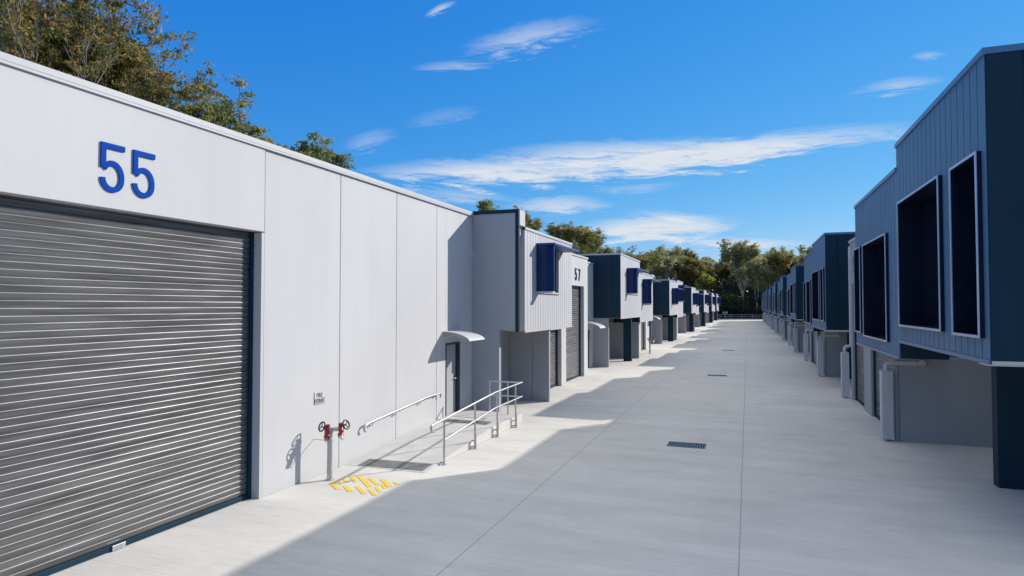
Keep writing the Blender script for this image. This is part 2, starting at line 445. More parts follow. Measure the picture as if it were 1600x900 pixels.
def framed_window(parent, s, xf, y0, y1, z0, z1, proj=.055, t=.036):
    """proud box frame with pale metal front edge, dark reveal and glass set deep"""
    f = MB()
    def ring(mb, xa, xb, m, n):
        mb.box(xa, xb, y0 + m, y0 + n, z0 + m, z1 - m); mb.box(xa, xb, y1 - n, y1 - m, z0 + m, z1 - m)
        mb.box(xa, xb, y0 + n, y1 - n, z0 + m, z0 + n); mb.box(xa, xb, y0 + n, y1 - n, z1 - n, z1 - m)
    ring(f, xf + s * .001, xf + s * proj, 0, t)
    fr = f.build('window', M['reveal'], parent)
    e = MB(); ring(e, xf + s * (proj + .001), xf + s * (proj + .02), -.004, t)
    e.build('frame', M['frame_metal'], fr, .004)
    r = MB(); ring(r, xf, xf - s * .36, .004, .03); r.build('reveal', M['reveal'], fr)
    MB().box(xf - s * .33, xf - s * .35, y0 + .03, y1 - .03, z0 + .03, z1 - .03).build('glass', M['glass'], fr)
    return fr

def downpipe(parent, s, x, y, ztop, run, up=None):
    """square guard box round a downpipe, pipe elbow out of its top"""
    g = MB(); g.box(x - .125, x + .125, y - .14, y + .14, .07, ztop)
    gb = g.build('pipe_guard', M['pvc'], parent, .008)
    f = MB(); f.tube([(x - .04, y - .02, .0), (x - .04, y - .02, .075)], .05, 12); f.tube([(x + .07, y + .05, .0), (x + .07, y + .05, .075)], .02, 8)
    f.build('pipe_foot', M['pvc'], gb, smooth=True)
    p = MB()
    if run:
        p.tube(fillet([(x, y - .02, ztop - .02), (x, y - .02, ztop + .2), (x + run, y - .02, ztop + .21)], .12, 8), .058, 14)
        p.tube([(x + run - .16, y - .02, ztop + .21), (x + run - .06, y - .02, ztop + .21)], .07, 14)
        p.tube([(x + run + .05, y - .13, ztop + .22), (x + run + .05, y + .08, ztop + .22)], .075, 16)
    else:
        p.tube(fillet([(x, y, ztop - .02), (x, y, ztop + .22), (x - s * .22, y + .02, ztop + .22), (x - s * .22, y + .02, up)], .12, 8), .058, 14)
    p.build('downpipe', M['pvc'], parent, smooth=True)

# ------------------------------------------------------------------ left row
XL, XR1, XF = -8.1, -7.45, -6.56      # recessed wall, roller wall, bay front
LG = 'warehouse units in the row on the left'
def body(parent, s, xa, xb, y0, y1, h):
    b = MB(); b.box(xa, xb, y0, y1, 0, h - .12)
    b.build('rear_wall', M['wing'], parent)
    r = MB(); x0, x1 = min(xa, xb), max(xa, xb); n = int((y1 - y0) / .5)
    for k in range(n):
        yy = y0 + (y1 - y0) * k / n
        r.box(x0, x1, yy, yy + .06, h - .001, h + .03)
    r.box(x0, x1, y0, y1, h - .118, h - .002)
    r.build('roof', M['roofsheet'], parent)

# ---- unit 55
u = thing('warehouse_unit', 'white concrete warehouse unit numbered 55 with big grey roller door', 'warehouse', (XL, 9, 0), LG)
w = MB(); T = .19
w.box(XL + .016, XL - T, -1.0, 9.168, 4.72, 6.24)                      # lintel panel, slightly proud
w.box(XL, XL - T, -1.0, 3.0, 0, 4.70)
for a, b in ((9.12, 11.455), (11.475, 13.775), (13.795, 15.945)):
    w.box(XL, XL - T, a if a > 9.2 else 9.195, b, 0, 6.24)
w.box(XL, XL - T - .2, 9.12, 9.192, 0, 4.705)
holes(w, XL, XL - T, 15.965, 18.388, 0, 6.24, [(16.52, 17.48, .26, 2.33)])
wall = w.build('wall', M['white'], u, .006)
b = MB(); holes(b, XL - .06, XL - .17, 9.2, 18.3, .01, 6.2, [(16.4, 17.6, .2, 2.4)]); b.box(XL - .06, XL - .17, 9.1, 9.2, 4.75, 6.2)
b.build('joint_sealant', M['seal'], wall)
c = MB(); c.box(XL + .05, XL - .28, -1.0, 18.387, 6.245, 6.335); c.box(XL + .05, XL + .036, -1.0, 18.387, 6.205, 6.2445)
cop = c.build('coping', M['coping'], u, .006)
roller(u, 1, XL, 3.0, 9.12, 4.72, slot=True)
sign = digit('5', 1, 6.05, 4.93, .67, XL + .019, .022, .112).build('number', M['number'], u, .003)
digit('5', 1, 6.53, 4.93, .67, XL + .019, .022, .112).build('digit', M['number'], sign, .003)
ped_door(u, 1, XL, 16.52, 17.48, .26, 2.33)
awning(u, 1, XL, 16.35, 17.45, 2.68, .82, .25)
body(u, 1, XL - T - .32, -27, -1.0, 18.3, 5.8)
MB().box(XL - T, XL - T - .45, 9.2, 18.3, 0, 5.68).build('inner_wall', M['wing'], u)

def left_unit(label, Y0, Yend, hi, lo, fin, blk, rollers, win_hi=None, win_lo=None, num=None, first=False, lo0=6.7, lo1=12.7, column=True, end_awning=True):
    """hi/lo: (z0,z1) of the two bay steps; fin, blk, rollers are offsets from Y0"""
    u = thing('warehouse_unit', label, 'warehouse', (XL, Y0, 0), LG)
    ya, yb = Y0 + lo0, Y0 + lo1
    wtop = 5.7
    w = MB()
    if first:   # tall white return wall with navy trim, concrete down to the ground
        w.box(XL + .002, -6.66, Y0, Y0 + .17, hi[0], hi[1] - .11)
        w.box(XL + .002, -7.19, Y0, Y0 + .17, 0, hi[0] - .001)
        w.build('return_wall', M['wing_shade_tone'], u, .004)
        t = MB(); t.box(-6.657, -6.545, Y0 - .02, Y0 + .10, hi[0] - .05, hi[1]); t.box(XL + .003, -6.658, Y0 - .02, Y0 + .10, hi[1] - .107, hi[1])
        t.build('corner_trim', M['navy'], u, .004)
        t = MB(); t.box(-6.657, -6.548, Y0 + .102, Y0 + .6, lo[1] + .02, hi[1]); t.box(XL + .003, -6.66, Y0 + .172, Y0 + .6, 5.6, hi[1] - .01)
        t.build('parapet_end', M['clad_light'], u)
        w = MB()
    else:
        w.box(XL + .002, -7.25, Y0, Y0 + .16, 0, hi[0] - .024)
    # fin under the step, recess walls, roller block, back wall
    fx = -6.63
    w.box(-9.7 if not first else XL, fx, Y0 + fin, Y0 + fin + .16, 0, lo[0] - .07)
    if first: w.box(XL, XL - .19, Y0 + .171, Y0 + fin - .001, 0, lo[0] - .03)
    if not first:
        w.box(-9.7, XL, Y0, Y0 + .16, 0, hi[0]); w.box(-9.7, -9.82, Y0, Y0 + fin + .16, 0, 3.2)
    w.build('fin_wall', M['wing'], u, .006)
    j = MB(); ym = XL + (fx - XL) * .48 if first else -7.3
    if first: j.box(-7.26, -7.245, Y0 + fin - .004, Y0 + fin + .01, .0, lo[0] - .08); j.build('joint_strip', M['seal'], u)
    w = MB()
    rh = [(Y0 + a, Y0 + b, -.1, z) for a, b, z in rollers]
    zt = lo[0] - .03
    holes(w, XR1, XR1 - .3, Y0 + fin + .162, yb + .0, 0, zt, rh)
    hz = rollers[-1][2]; e = Y0 + blk
    holes(w, XR1, XR1 - .3, yb + .001, e, 0, wtop, rh)
    w.box(XR1 - .301, XL - .2, e - .2, e - .001, 0, wtop)
    db = (Yend - 1.95, Yend - 1.0)
    holes(w, XL, XL - .19, e, Yend - .002, 0, wtop, [(db[0], db[1], .02, 2.1)] if end_awning else [])
    w.build('wall', M['white'], u, .005)
    MB().box(XL, XL - .19, Y0 + fin + .162, yb, 2.8, wtop - .2).build('inner_wall', M['wing'], u)
    s_ = MB(); s_.box(XR1 + .004, XR1 - .02, Y0 + rollers[-1][0] - 2.2, e + .012, hz + .02, hz + .03)
    k = MB(); k.box(XR1 + .04, XR1 - .33, yb + .001, e + .03, wtop + .001, wtop + .09); k.box(XL + .04, XL - .25, e + .031, Yend - .03, wtop + .001, wtop + .09)
    k.build('coping', M['coping'], u, .005)
    for a, b, z in rollers: roller(u, 1, XR1, Y0 + a, Y0 + b, z)
    if end_awning:
        ped_door(u, 1, XL, db[0], db[1], .02, 2.1)
        awning(u, 1, XL, db[0] - .15, db[1] + .25, 2.55)
    if column:
        MB().box(-7.22, -6.72, Y0 + 4.3, Y0 + 4.55, 0, hi[0] - .03).build('column', M['navy'], u, .006)
    # bays
    if not first:
        hs = [win_hi] if win_hi else []
        bay(u, 1, XF, XL - 1.6, Y0, ya - .001, hi[0], hi[1], M['clad_light'], hs)
        if win_hi: hooded_window(u, 1, XF, *win_hi)
    hs = [win_lo] if win_lo else []
    bay(u, 1, XF, XL, ya, yb, lo[0], lo[1], M['clad_light'], hs, end=False)
    MB().box(XF - .02, XL, ya - .012, ya - .002, lo[0] - .05, hi[0] - .03).build('step_cladding', M['navy'], u) if not first else None
    if win_lo: hooded_window(u, 1, XF, *win_lo)
    if num:
        y = 28.6
        n1 = digit(num[0], 1, y, 4.58, .56, XR1 + .012, .03).build('number', M['number_dark'], u)
        digit(num[1], 1, y + .62, 4.58, .56, XR1 + .012, .03).build('digit', M['number_dark'], n1)
    body(u, 1, -9.83, -27, Y0, Yend - .01, 5.4)
    MB().box(XL - .2, -9.825, Y0 + fin + .2, Yend - .02, 0, 5.3).build('inner_core', M['wing'], u)
    return u

left_unit('light grey clad unit numbered 57 with one blue hooded window', 18.39, 35.2, (2.65, 6.37), (2.62, 5.87), 3.42, 12.72,
          [(3.8, 7.95, 2.42), (8.7, 11.95, 4.34)], None, (20.16, 22.85, 3.84, 5.46), '57', True, .6, 6.33, column=False)
spec = [('navy ended unit right after number 57 with two blue hoods', 35.2, 58.7, (2.74, 6.3), (2.38, 5.62), 6.6),
        ('third navy ended box unit down the left row', 58.7, 82.7, (2.6, 5.75), (2.3, 5.95), 6.6),
        ('middle navy ended box unit halfway down the left row', 82.7, 107, (2.52, 5.75), (2.28, 5.5), 5.5),
        ('third box unit from the far end of the left row', 107, 131, (2.45, 5.95), (2.25, 5.6), 5.2),
        ('next to last box unit of the left row', 131, 152, (2.4, 5.95), (2.25, 5.6), 5.2),
        ('last small box unit at the far end of the left row', 152, 170, (2.35, 6.1), (2.2, 5.7), 5.2)]
for lab, a, b, hi, lo, fin in spec:
    left_unit(lab, a, b, hi, lo, fin, 15.9, [(7.3, 11.5, 2.15), (12.75, 15.2, 4.3)],
              (a + 1.9, a + 5.9, hi[1] - 2.2, hi[1] - .72), (a + 7.8, a + 11.9, lo[1] - 2.1, lo[1] - .45))

# ------------------------------------------------------------------ right row
GX, GW, GR, GB = 3.02, 3.55, 4.6, 7.6
RGp = 'warehouse units in the row on the right'
def right_unit(label, Y0, hiE, loE, blkE, Yend, hi, lo, fin, wins_hi, wins_lo, rollers, num=None, deep=GB, coly=4.25):
    u = thing('warehouse_unit', label, 'warehouse', (GW, Y0, 0), RGp)
    s = -1; wtop = 5.7
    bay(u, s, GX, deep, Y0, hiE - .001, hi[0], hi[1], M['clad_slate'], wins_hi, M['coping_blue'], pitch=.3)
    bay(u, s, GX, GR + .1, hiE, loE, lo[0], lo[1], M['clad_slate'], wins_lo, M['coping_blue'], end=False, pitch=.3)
    for k in wins_hi + wins_lo: framed_window(u, s, GX, *k)
    MB().box(GX + .02, GX + .9, hiE - .012, hiE - .002, lo[0] - .05, hi[0] - .03).build('step_cladding', M['navy'], u)
    sb = MB(); sb.box(GX - .03, deep, Y0 - .05, Y0 + .35, hi[0] - .075, hi[0] - .062); sb.box(GX + .01, deep, Y0 - .045, Y0 - .032, hi[0] - .06, hi[0] - .012)
    sb.build('soffit_edge', M['beige'], u)
    # ground floor
    w = MB()
    w.box(3.46, deep, fin, fin + .2, 0, lo[0] - .03)
    w.box(deep, deep + .15, Y0, fin + .2, 0, hi[0])
    wl = w.build('fin_wall', M['wing_shade_tone'], u, .006)
    j = MB(); j.box(3.535, 3.55, fin - .003, fin + .02, .0, lo[0] - .05); j.build('joint_strip', M['seal'], wl)
    rh = [(a, b, -.1, z) for a, b, z in rollers]
    w = MB(); holes(w, GW, GW + .3, fin + .201, loE, 0, lo[0] - .03, rh); holes(w, GW, GW + .3, loE + .001, blkE, 0, wtop, rh)
    w.box(GW + .301, GR + .2, blkE - .2, blkE - .001, 0, wtop)
    w.box(GR, GR + .19, blkE, Yend - .002, 0, wtop)
    w.build('wall', M['wing_shade_tone'], u, .006)
    MB().box(GR, GR + .19, fin + .201, blkE - .21, 2.5, wtop - .1).build('inner_wall', M['wing'], u)
    k = MB(); k.box(GW - .04, GW + .33, loE + .022, blkE + .03, wtop + .001, wtop + .09); k.box(GR - .04, GR + .25, blkE + .031, Yend - .05, wtop + .001, wtop + .09)
    k.build('coping', M['coping'], u, .005)
    for a, b, z in rollers: roller(u, s, GW, a, b, z, recess=.12)
    if coly: MB().box(4.37, 5.5, Y0 + coly, Y0 + coly + .28, 0, hi[0] - .07).build('column', M['navy'], u, .006)
    downpipe(u, s, 3.27, fin + .02, 1.76, .72)
    downpipe(u, s, 3.36, blkE + .16, 1.68, 0, lo[0] - .03 if blkE < loE else 5.6)
    if num:
        y = rollers[-1][1] - .55
        n1 = digit(num[0], -1, y, 4.52, .62, GW - .012, .03).build('number', M['number_dark'], u)
        digit(num[1], -1, y - .5, 4.52, .62, GW - .012, .03).build('digit', M['number_dark'], n1)
    body(u, s, deep + .16, 24, Y0 + .01, Yend - .01, 5.4)
    MB().box(GR + .2, deep + .159, fin + .22, Yend - .02, 0, 5.3).build('inner_core', M['wing'], u)
    return u

right_unit('big slate blue clad unit with four tall framed windows at right edge', 10.2, 15.65, 21.3, 26.4, 29.2, (2.68, 6.85), (2.33, 6.35), 18.5,
           [(10.38, 11.6, 2.96, 5.52), (12.25, 15.3, 2.98, 5.55)], [(16.6, 19.7, 2.58, 5.06), (20.15, 21.2, 2.65, 5.06)],
           [(18.85, 22.4, 2.2), (23.7, 26.0, 4.2)], '56')
right_unit('second unit of the right row with navy end wall and white pipe', 29.2, 34.7, 39.7, 43.3, 46.4, (2.42, 6.4), (2.2, 6.12), 34.2,
           [(29.5, 30.6, 2.75, 5.0), (31.2, 34.4, 2.75, 5.0)], [(35.4, 37.6, 2.5, 4.7), (38, 39.5, 2.5, 4.7)],
           [(34.6, 38.6, 2.05), (39.6, 42.4, 4.2)], None, GR + .6)
rl = ['third unit of the right row showing a tall navy end wall', 'fourth unit along the right row of slate boxes', 'fifth unit along the receding right row', 'sixth unit along the receding right row',
      'third slate unit from the far end of the right row', 'next to last slate unit of the right row', 'last slate unit at the far end of the right row']
ys = [46.4, 63, 79.6, 96, 112.5, 128.5, 144, 160]
for lab, a, b in zip(rl, ys, ys[1:]):
    h0, h1 = 2.52, 6.12
    right_unit(lab, a, a + 5.4, a + 10.4, a + 13.6, b, (h0, h1), (h0 - .25, h1 - .3), a + 5.0,
               [(a + .3, a + 1.4, 2.85, 4.95), (a + 2.0, a + 5.0, 2.85, 4.95)], [(a + 6.0, a + 8.1, 2.6, 4.7), (a + 8.5, a + 10.1, 2.6, 4.7)],
               [(a + 5.4, a + 9.2, 2.05), (a + 10.7, a + 13.0, 4.2)], None, GR + .6)

# ------------------------------------------------------------------ ground and terrain
pv = MB(); pv.box(-27.5, 24.5, -25, 172.5, -.25, 0)
struct(pv.build('concrete_pavement', M['pavement']))
def gridpts(a, b, fine0, fine1, df, dc):
    out = []; x = a
    while x < b:
        out.append(x); x += df if fine0 <= x < fine1 else dc
    out.append(b); return out
gx = gridpts(-900, 900, -160, 160, 8, 60); gy = gridpts(-400, 1200, -40, 420, 8, 60)
def terrain(x, y):
    h = -.12
    d = max(0, y - 186)
    h += 14 * (1 - math.exp(-d / 60)) if d else 0
    dl = max(0, -x - 40)
    h += 4 * (1 - math.exp(-dl / 50)) if dl else 0
    dr = max(0, x - 45); h += 4 * (1 - math.exp(-dr / 60)) if dr else 0
    return h
t = MB(); t.v = [(x, y, terrain(x, y)) for y in gy for x in gx]; n = len(gx)
t.f = [(j * n + i, j * n + i + 1, (j + 1) * n + i + 1, (j + 1) * n + i) for j in range(len(gy) - 1) for i in range(n - 1)]
struct(t.build('ground', M['earth'], smooth=False))

# ------------------------------------------------------------------ ramp, rails, pads
ry0, ry1, ry2, rx0, rx1, rz = 11.7, 15.3, 17.75, XL + .003, -6.22, .26
MB().prism([(ry0, .004), (ry2, .004), (ry2, rz), (ry1, rz)], 'x', rx0, rx1).build('access_ramp', M['ramp'], None, .006)
rp = bpy.data.objects['access_ramp']; tag(rp, 'low concrete ramp with landing up to the white side door', 'ramp')
def rampz(y): return 0 if y < ry0 else rz * min(1, (y - ry0) / (ry1 - ry0))
pads = []
for (ya, yb, xa, xb, sk, lab) in ((11.74, 12.2, -7.82, -6.3, .06, 'dark grey tactile mat lying at the foot of the ramp'), (15.72, 16.12, -7.8, -6.5, 0, 'dark grey tactile mat on the landing outside the side door')):
    m = MB()
    for zt, inset in ((.006, 0), ):
        m.v += [(xa, ya, rampz(ya) + .004), (xb, ya + sk, rampz(ya + sk) + .004), (xb, yb + sk, rampz(yb + sk) + .004), (xa, yb, rampz(yb) + .004)]
        m.v += [(x, y, z + .008) for x, y, z in m.v[:4]]
        m.f += [(0, 1, 2, 3), (4, 5, 6, 7), (0, 1, 5, 4), (1, 2, 6, 5), (2, 3, 7, 6), (3, 0, 4, 7)]
    # raised studs
    for i in range(1, 26):
        for jj in range(1, 7):
            x = xa + (xb - xa) * i / 26; y = ya + sk * i / 26 + (yb - ya) * jj / 7; z = rampz(y) + .011
            m.box(x - .014, x + .014, y - .014, y + .014, z, z + .006)
    tag(m.build('tactile_mat', M['pad']), lab, 'mat', 'tactile mats on the ramp')

rx = -6.13
rail = thing('ramp_railing', 'shiny two bar steel railing along the outer edge of the ramp', 'railing', (rx, 12.45, 0))
def topz(y): return .93 + (1.17 - .93) * min(1, (y - 11.8) / (15.4 - 11.8)) + max(0, y - 15.4) * .012
MB().tube(fillet([(rx, 11.98, .78), (rx, 11.84, .82), (rx, 11.84, .935), (rx, 12.0, topz(12.0)), (rx, 15.4, topz(15.4)), (rx, 17.5, topz(17.5))], .09, 6), .025, 12).build('handrail', M['stainless'], rail, smooth=True)
MB().tube(fillet([(rx, 12.45, .53), (rx, 15.4, .77), (rx, 17.5, .79)], .1, 5), .021, 12).build('lower_bar', M['stainless'], rail, smooth=True)
for y in (12.45, 14.1, 15.55, 16.95):
    p = MB(); p.tube([(rx, y, .0), (rx, y, topz(y) - .02)], .024, 12); p.box(rx - .05, rx + .05, y - .05, y + .05, .001, .012)
    p.box(rx - .085, rx - .02, y - .02, y + .02, .03, .06)
    if y > 13: p.box(rx - .085, rx - .02, y - .02, y + .02, .17, .2); p.tube([(rx + .04, y - .03, .02), (rx + .04, y - .03, .38)], .014, 8)
    p.build('post', M['stainless'], rail, smooth=True)
e = MB(); ye = 17.45
e.tube([(rx, ye, topz(ye)), (-7.15, ye, topz(ye))], .022, 12); e.tube([(rx, ye, .79), (-7.15, ye, .79)], .02, 12)
e.build('end_bar', M['stainless'], rail, smooth=True)
for x in (-6.55, -7.12): MB().tube([(x, ye, rz), (x, ye, topz(ye) - .02)], .022, 12).build('post', M['stainless'], rail, smooth=True)

wr = thing('wall_handrail', 'single grey handrail on the white wall beside the ramp', 'handrail', (XL, 12.3, .7))
xr = XL + .085
MB().tube(fillet([(xr, 12.32, .60), (xr, 12.26, .66), (xr, 12.32, .74), (xr, 12.5, .77), (xr, 15.3, .975), (xr, 15.98, .985), (xr, 16.04, .98), (xr, 16.04, .86)], .06, 6), .024, 12).build('handrail', M['galv'], wr, smooth=True)
for y in (12.62, 13.65, 14.9, 15.8):
    z = .77 + (y - 12.5) / 2.8 * .205
    b = MB(); b.tube(fillet([(xr, y, z - .02), (xr, y, z - .09), (XL, y, z - .10)], .03, 4), .01, 8); b.tube([(XL, y, z - .10), (XL + .008, y, z - .10)], .035, 12)
    b.build('bracket', M['galv'], wr, smooth=True)

# ------------------------------------------------------------------ fire hydrant
hx, hy = -7.70, 10.60
h = thing('fire_hydrant', 'galvanised hydrant standpipe with two red valves beside the white wall', 'hydrant', (hx, hy, 0))
p = MB(); p.tube([(hx, hy, 0), (hx, hy, .93)], .052, 16); p.tube([(hx, hy, .0), (hx, hy, .02)], .085, 16); p.tube([(hx, hy, .16), (hx, hy, .2)], .058, 16); p.tube([(hx, hy, .74), (hx, hy, .78)], .06, 16)
p.build('standpipe', M['galv'], h, smooth=True)
b = MB(); b.tube([(hx, hy, .76), (XL, hy + .02, .76)], .008, 6); b.build('wall_stay', M['galv'], h)
d = Vector((.83, .55, 0)).normalized(); pz = Vector((0, 0, 1)); perp = Vector((d.y, -d.x, 0))
hd = MB(); C0 = Vector((hx, hy, .98))
hd.tube([C0 - pz * .06, C0 + pz * .03], [.06, .05], 14); hd.tube([C0 - d * .08, C0 + d * .2], .042, 14)
hd.build('tee_head', M['galv'], h, smooth=True)
for sgn in (-1, 1):
    c0 = C0 + d * (-.05 if sgn < 0 else .21) + pz * (.03 if sgn < 0 else .05)
    v = MB()
    v.tube([c0 - pz * .03 - perp * .0, c0 + pz * .07], [.058, .05], 14)
    v.tube([c0, c0 + (perp * .10 - pz * .13)], [.048, .042], 14)
    v.tube([c0 + (perp * .095 - pz * .122), c0 + (perp * .125 - pz * .165)], [.06, .06], 14)
    vb = v.build('valve', M['red'], h, smooth=True)
    q = MB(); k0 = c0 + perp * .125 - pz * .165
    q.tube([k0, k0 + (perp * .02 - pz * .03)], .05, 14); q.build('outlet_cap', M['galv'] if sgn > 0 else M['red'], vb, smooth=True)
    # hand wheel, tilted
    ax = (d * sgn * .75 + pz * .35 + perp * .55).normalized(); wc = c0 + ax * .13
    a = ax.orthogonal().normalized(); bb = ax.cross(a)
    wm = MB(); wm.tube([wc + (a * math.cos(2 * math.pi * i / 24) + bb * math.sin(2 * math.pi * i / 24)) * .09 for i in range(25)], .015, 8, False)
    for i in range(3):
        an = 2 * math.pi * i / 3
        wm.tube([wc, wc + (a * math.cos(an) + bb * math.sin(an)) * .085], .009, 6)
    wm.tube([c0 + ax * .03, wc + ax * .015], .018, 8)
    wm.build('hand_wheel', M['black'], vb, smooth=True)
    ch = MB(); st = c0 + d * sgn * .05 - pz * .02; en = k0
    ch.tube([st, st - pz * .12 + perp * .0, (st + en) * .5 - pz * .17, en - pz * .02], .006, 6); ch.build('chain', M['galv'], vb)

r2 = h.copy(); col.objects.link(r2); r2.location = (-6.55, 46.2, 0)
r2['label'] = 'distant hydrant standpipe with red valves beyond the second blue hooded box'
for chd in [o for o in h.children if o.name.split('.')[0] != 'wall_stay']:
    c2 = chd.copy(); col.objects.link(c2); c2.parent = r2
    for g2 in chd.children:
        d2 = g2.copy(); col.objects.link(d2); d2.parent = c2
h['group'] = r2['group'] = 'fire hydrants along the left row'
# sign beside the hydrant
sg = thing('wall_sign', 'small white sign lettered FIRE HYDRANT on the wall over the hydrant', 'sign', (XL, 10.79, 1.56))
def text_mesh(txt, size, name, mat, parent, y, z, x, width=None):
    cu = bpy.data.curves.new('lettering', 'FONT'); cu.body = txt; cu.size = size; cu.extrude = .0015; cu.align_x = 'CENTER'; cu.offset = .0015
    o = bpy.data.objects.new('lettering', cu); col.objects.link(o)
    dg = bpy.context.evaluated_depsgraph_get(); me = bpy.data.meshes.new_from_object(o.evaluated_get(dg))
    bpy.data.objects.remove(o)
    off = root_loc(parent)
    xs = [v.co.x for v in me.vertices]; k = (width / (max(xs) - min(xs))) if width else 1
    for v in me.vertices:
        a, bq, c = v.co
        v.co = (x + c - off.x, y + a * k - off.y, z + bq - off.z)
    me.materials.clear(); me.materials.append(mat)
    q = bpy.data.objects.new(name, me); col.objects.link(q); q.parent = parent; return q
MB().box(XL + .002, XL + .006, 10.62, 10.97, 1.43, 1.68).build('panel', M['signface'], sg)
text_mesh('FIRE', .125, 'lettering', M['signink'], sg, 10.79, 1.565, XL + .008, .19)
text_mesh('HYDRANT', .125, 'lettering', M['signink'], sg, 10.795, 1.455, XL + .008, .32)
l = MB(); l.box(XL + .0065, XL + .009, 10.622, 10.634, 1.44, 1.67); l.box(XL + .0065, XL + .009, 10.634, 10.96, 1.432, 1.44)
l.build('border', M['signink'], sg)

# yellow hatching painted on the concrete
hm = MB()
for q in (((-7.54, 10.39), (-7.51, 10.47), (-7.16, 10.17), (-7.18, 10.09)), ((-7.52, 10.59), (-7.49, 10.65), (-7.31, 10.47), (-7.32, 10.41)),
          ((-7.5, 10.75), (-7.48, 10.81), (-7.29, 10.63), (-7.31, 10.57)), ((-7.49, 10.95), (-7.44, 11.0), (-7.14, 10.69), (-7.16, 10.63)),
          ((-7.32, 10.99), (-7.25, 11.04), (-6.71, 10.54), (-6.75, 10.45)), ((-7.03, 10.93), (-6.96, 10.97), (-6.63, 10.67), (-6.67, 10.62)),
          ((-6.76, 10.94), (-6.7, 10.99), (-6.33, 10.64), (-6.39, 10.58)), ((-7.18, 10.31), (-7.13, 10.37), (-6.84, 10.12), (-6.89, 10.05)),
          ((-6.93, 10.34), (-6.88, 10.4), (-6.54, 10.09), (-6.58, 10.03)), ((-6.61, 10.27), (-6.55, 10.33), (-6.31, 10.07), (-6.35, 10.02)),
          ((-6.58, 10.45), (-6.54, 10.5), (-6.33, 10.28), (-6.36, 10.22)), ((-6.56, 10.64), (-6.54, 10.68), (-6.35, 10.5), (-6.38, 10.44)),
          ((-6.43, 10.87), (-6.41, 10.93), (-6.27, 10.82), (-6.3, 10.76))):
    cx_ = sum(p[0] for p in q) / 4; cy_ = sum(p[1] for p in q) / 4
    hm.prism([(cx_ + (p[0] - cx_) * 1.16, cy_ + (p[1] - cy_) * 1.16) for p in q], 'z', .004, .006)
tag(hm.build('floor_marking', M['yellow']), 'worn yellow hatching painted on concrete in front of the hydrant', 'floor marking')

# drain grates
for y, lab in ((15.95, 'nearest slotted steel drain grate in the middle of the road'), (32.6, 'second slotted drain grate farther down the road'), (51.5, 'farthest tiny drain grate down the road')):
    g = thing('drain_grate', lab, 'drain grate', (-1.43, y, 0), 'drain grates along the road')
    f = MB(); x0, x1, y0, y1 = -1.88, -.98, y, y + .56
    f.box(x0, x1, y0, y0 + .035, .002, .012); f.box(x0, x1, y1 - .035, y1, .002, .012); f.box(x0, x0 + .035, y0 + .036, y1 - .036, .002, .012); f.box(x1 - .035, x1, y0 + .036, y1 - .036, .002, .012)
    f.build('frame', M['grate'], g)
    MB().box(x0 + .036, x1 - .036, y0 + .036, y1 - .036, .0015, .004).build('pit_shade', M['pit_shade'], g)  # flat dark sheet painted as the shaded hole under the bars
    bs = MB(); k = 14
    for i in range(k):
        xx = x0 + .05 + (x1 - x0 - .1) * (i + .5) / k
        bs.box(xx - .014, xx + .014, y0 + .036, y1 - .036, .0045, .011)
    bs.build('bars', M['grate'], g)

# far fence
fe = thing('rail_fence', 'low galvanised two rail fence across the far end of the road', 'fence', (-1, 174, 0))
for z in (1.12, .62, .14):
    MB().tube([(-12, 174, z), (9, 174, z)], .045, 8).build('rail', M['galv'], fe)
for i in range(9):
    x = -12 + 21 * i / 8
    MB().tube([(x, 174, -.1), (x, 174, 1.2)], .05, 8).build('post', M['galv'], fe)
st = thing('marker_post', 'short post with two white reflectors at the far left end of the road', 'marker post', (-5.4, 171.5, 0))
MB().tube([(-5.4, 171.5, 0), (-5.4, 171.5, 1.9)], .06, 8).build('post', M['galv'], st)
for x in (-5.75, -5.0): MB().box(x - .17, x + .17, 171.38, 171.43, 1.45, 1.95).build('reflector', M['signface'], st, .01)
MB().tube([(-5.8, 171.45, 1.7), (-4.95, 171.45, 1.7)], .03, 6).build('bar', M['galv'], st)
#TREES
# ------------------------------------------------------------------ trees
def leaves_mesh(name, centers, radii, tints, per, size, mat, flat=.6, seed=0):
    rng = np.random.default_rng(seed)
    C = np.repeat(np.array(centers), per, 0); Rr = np.repeat(np.array(radii), per); T = np.repeat(np.array(tints), per)
    n = len(C)
    d = rng.normal(size=(n, 3)); d /= np.linalg.norm(d, axis=1)[:, None]
    r = rng.random(n) ** .5
    P = C + d * (Rr * r)[:, None] * np.array([1, 1, flat])
    ax = rng.normal(size=(n, 3)); ax[:, 2] -= .5; ax /= np.linalg.norm(ax, axis=1)[:, None]
    sd = np.cross(ax, rng.normal(size=(n, 3))); sd /= np.linalg.norm(sd, axis=1)[:, None] + 1e-9
    L = size * (.6 + .8 * rng.random(n)); W = L * (.28 + .2 * rng.random(n))
    q = np.stack([P - ax * L[:, None] * .5, P + sd * W[:, None] * .5, P + ax * L[:, None] * .5, P - sd * W[:, None] * .5], 1).reshape(-1, 3)
    me = bpy.data.meshes.new(name)
    me.vertices.add(4 * n); me.vertices.foreach_set('co', q.ravel())
    me.loops.add(4 * n); me.loops.foreach_set('vertex_index', np.arange(4 * n, dtype=np.int32))
    me.polygons.add(n); me.polygons.foreach_set('loop_start', np.arange(0, 4 * n, 4, dtype=np.int32)); me.polygons.foreach_set('loop_total', np.full(n, 4, np.int32))
    me.update(calc_edges=True)
    at = me.attributes.new('tint', 'FLOAT', 'POINT')
    tt = np.clip(T + rng.normal(size=n) * .10, 0, 1)
    at.data.foreach_set('value', np.repeat(tt, 4).astype(np.float32))
    me.materials.append(mat)
    return me

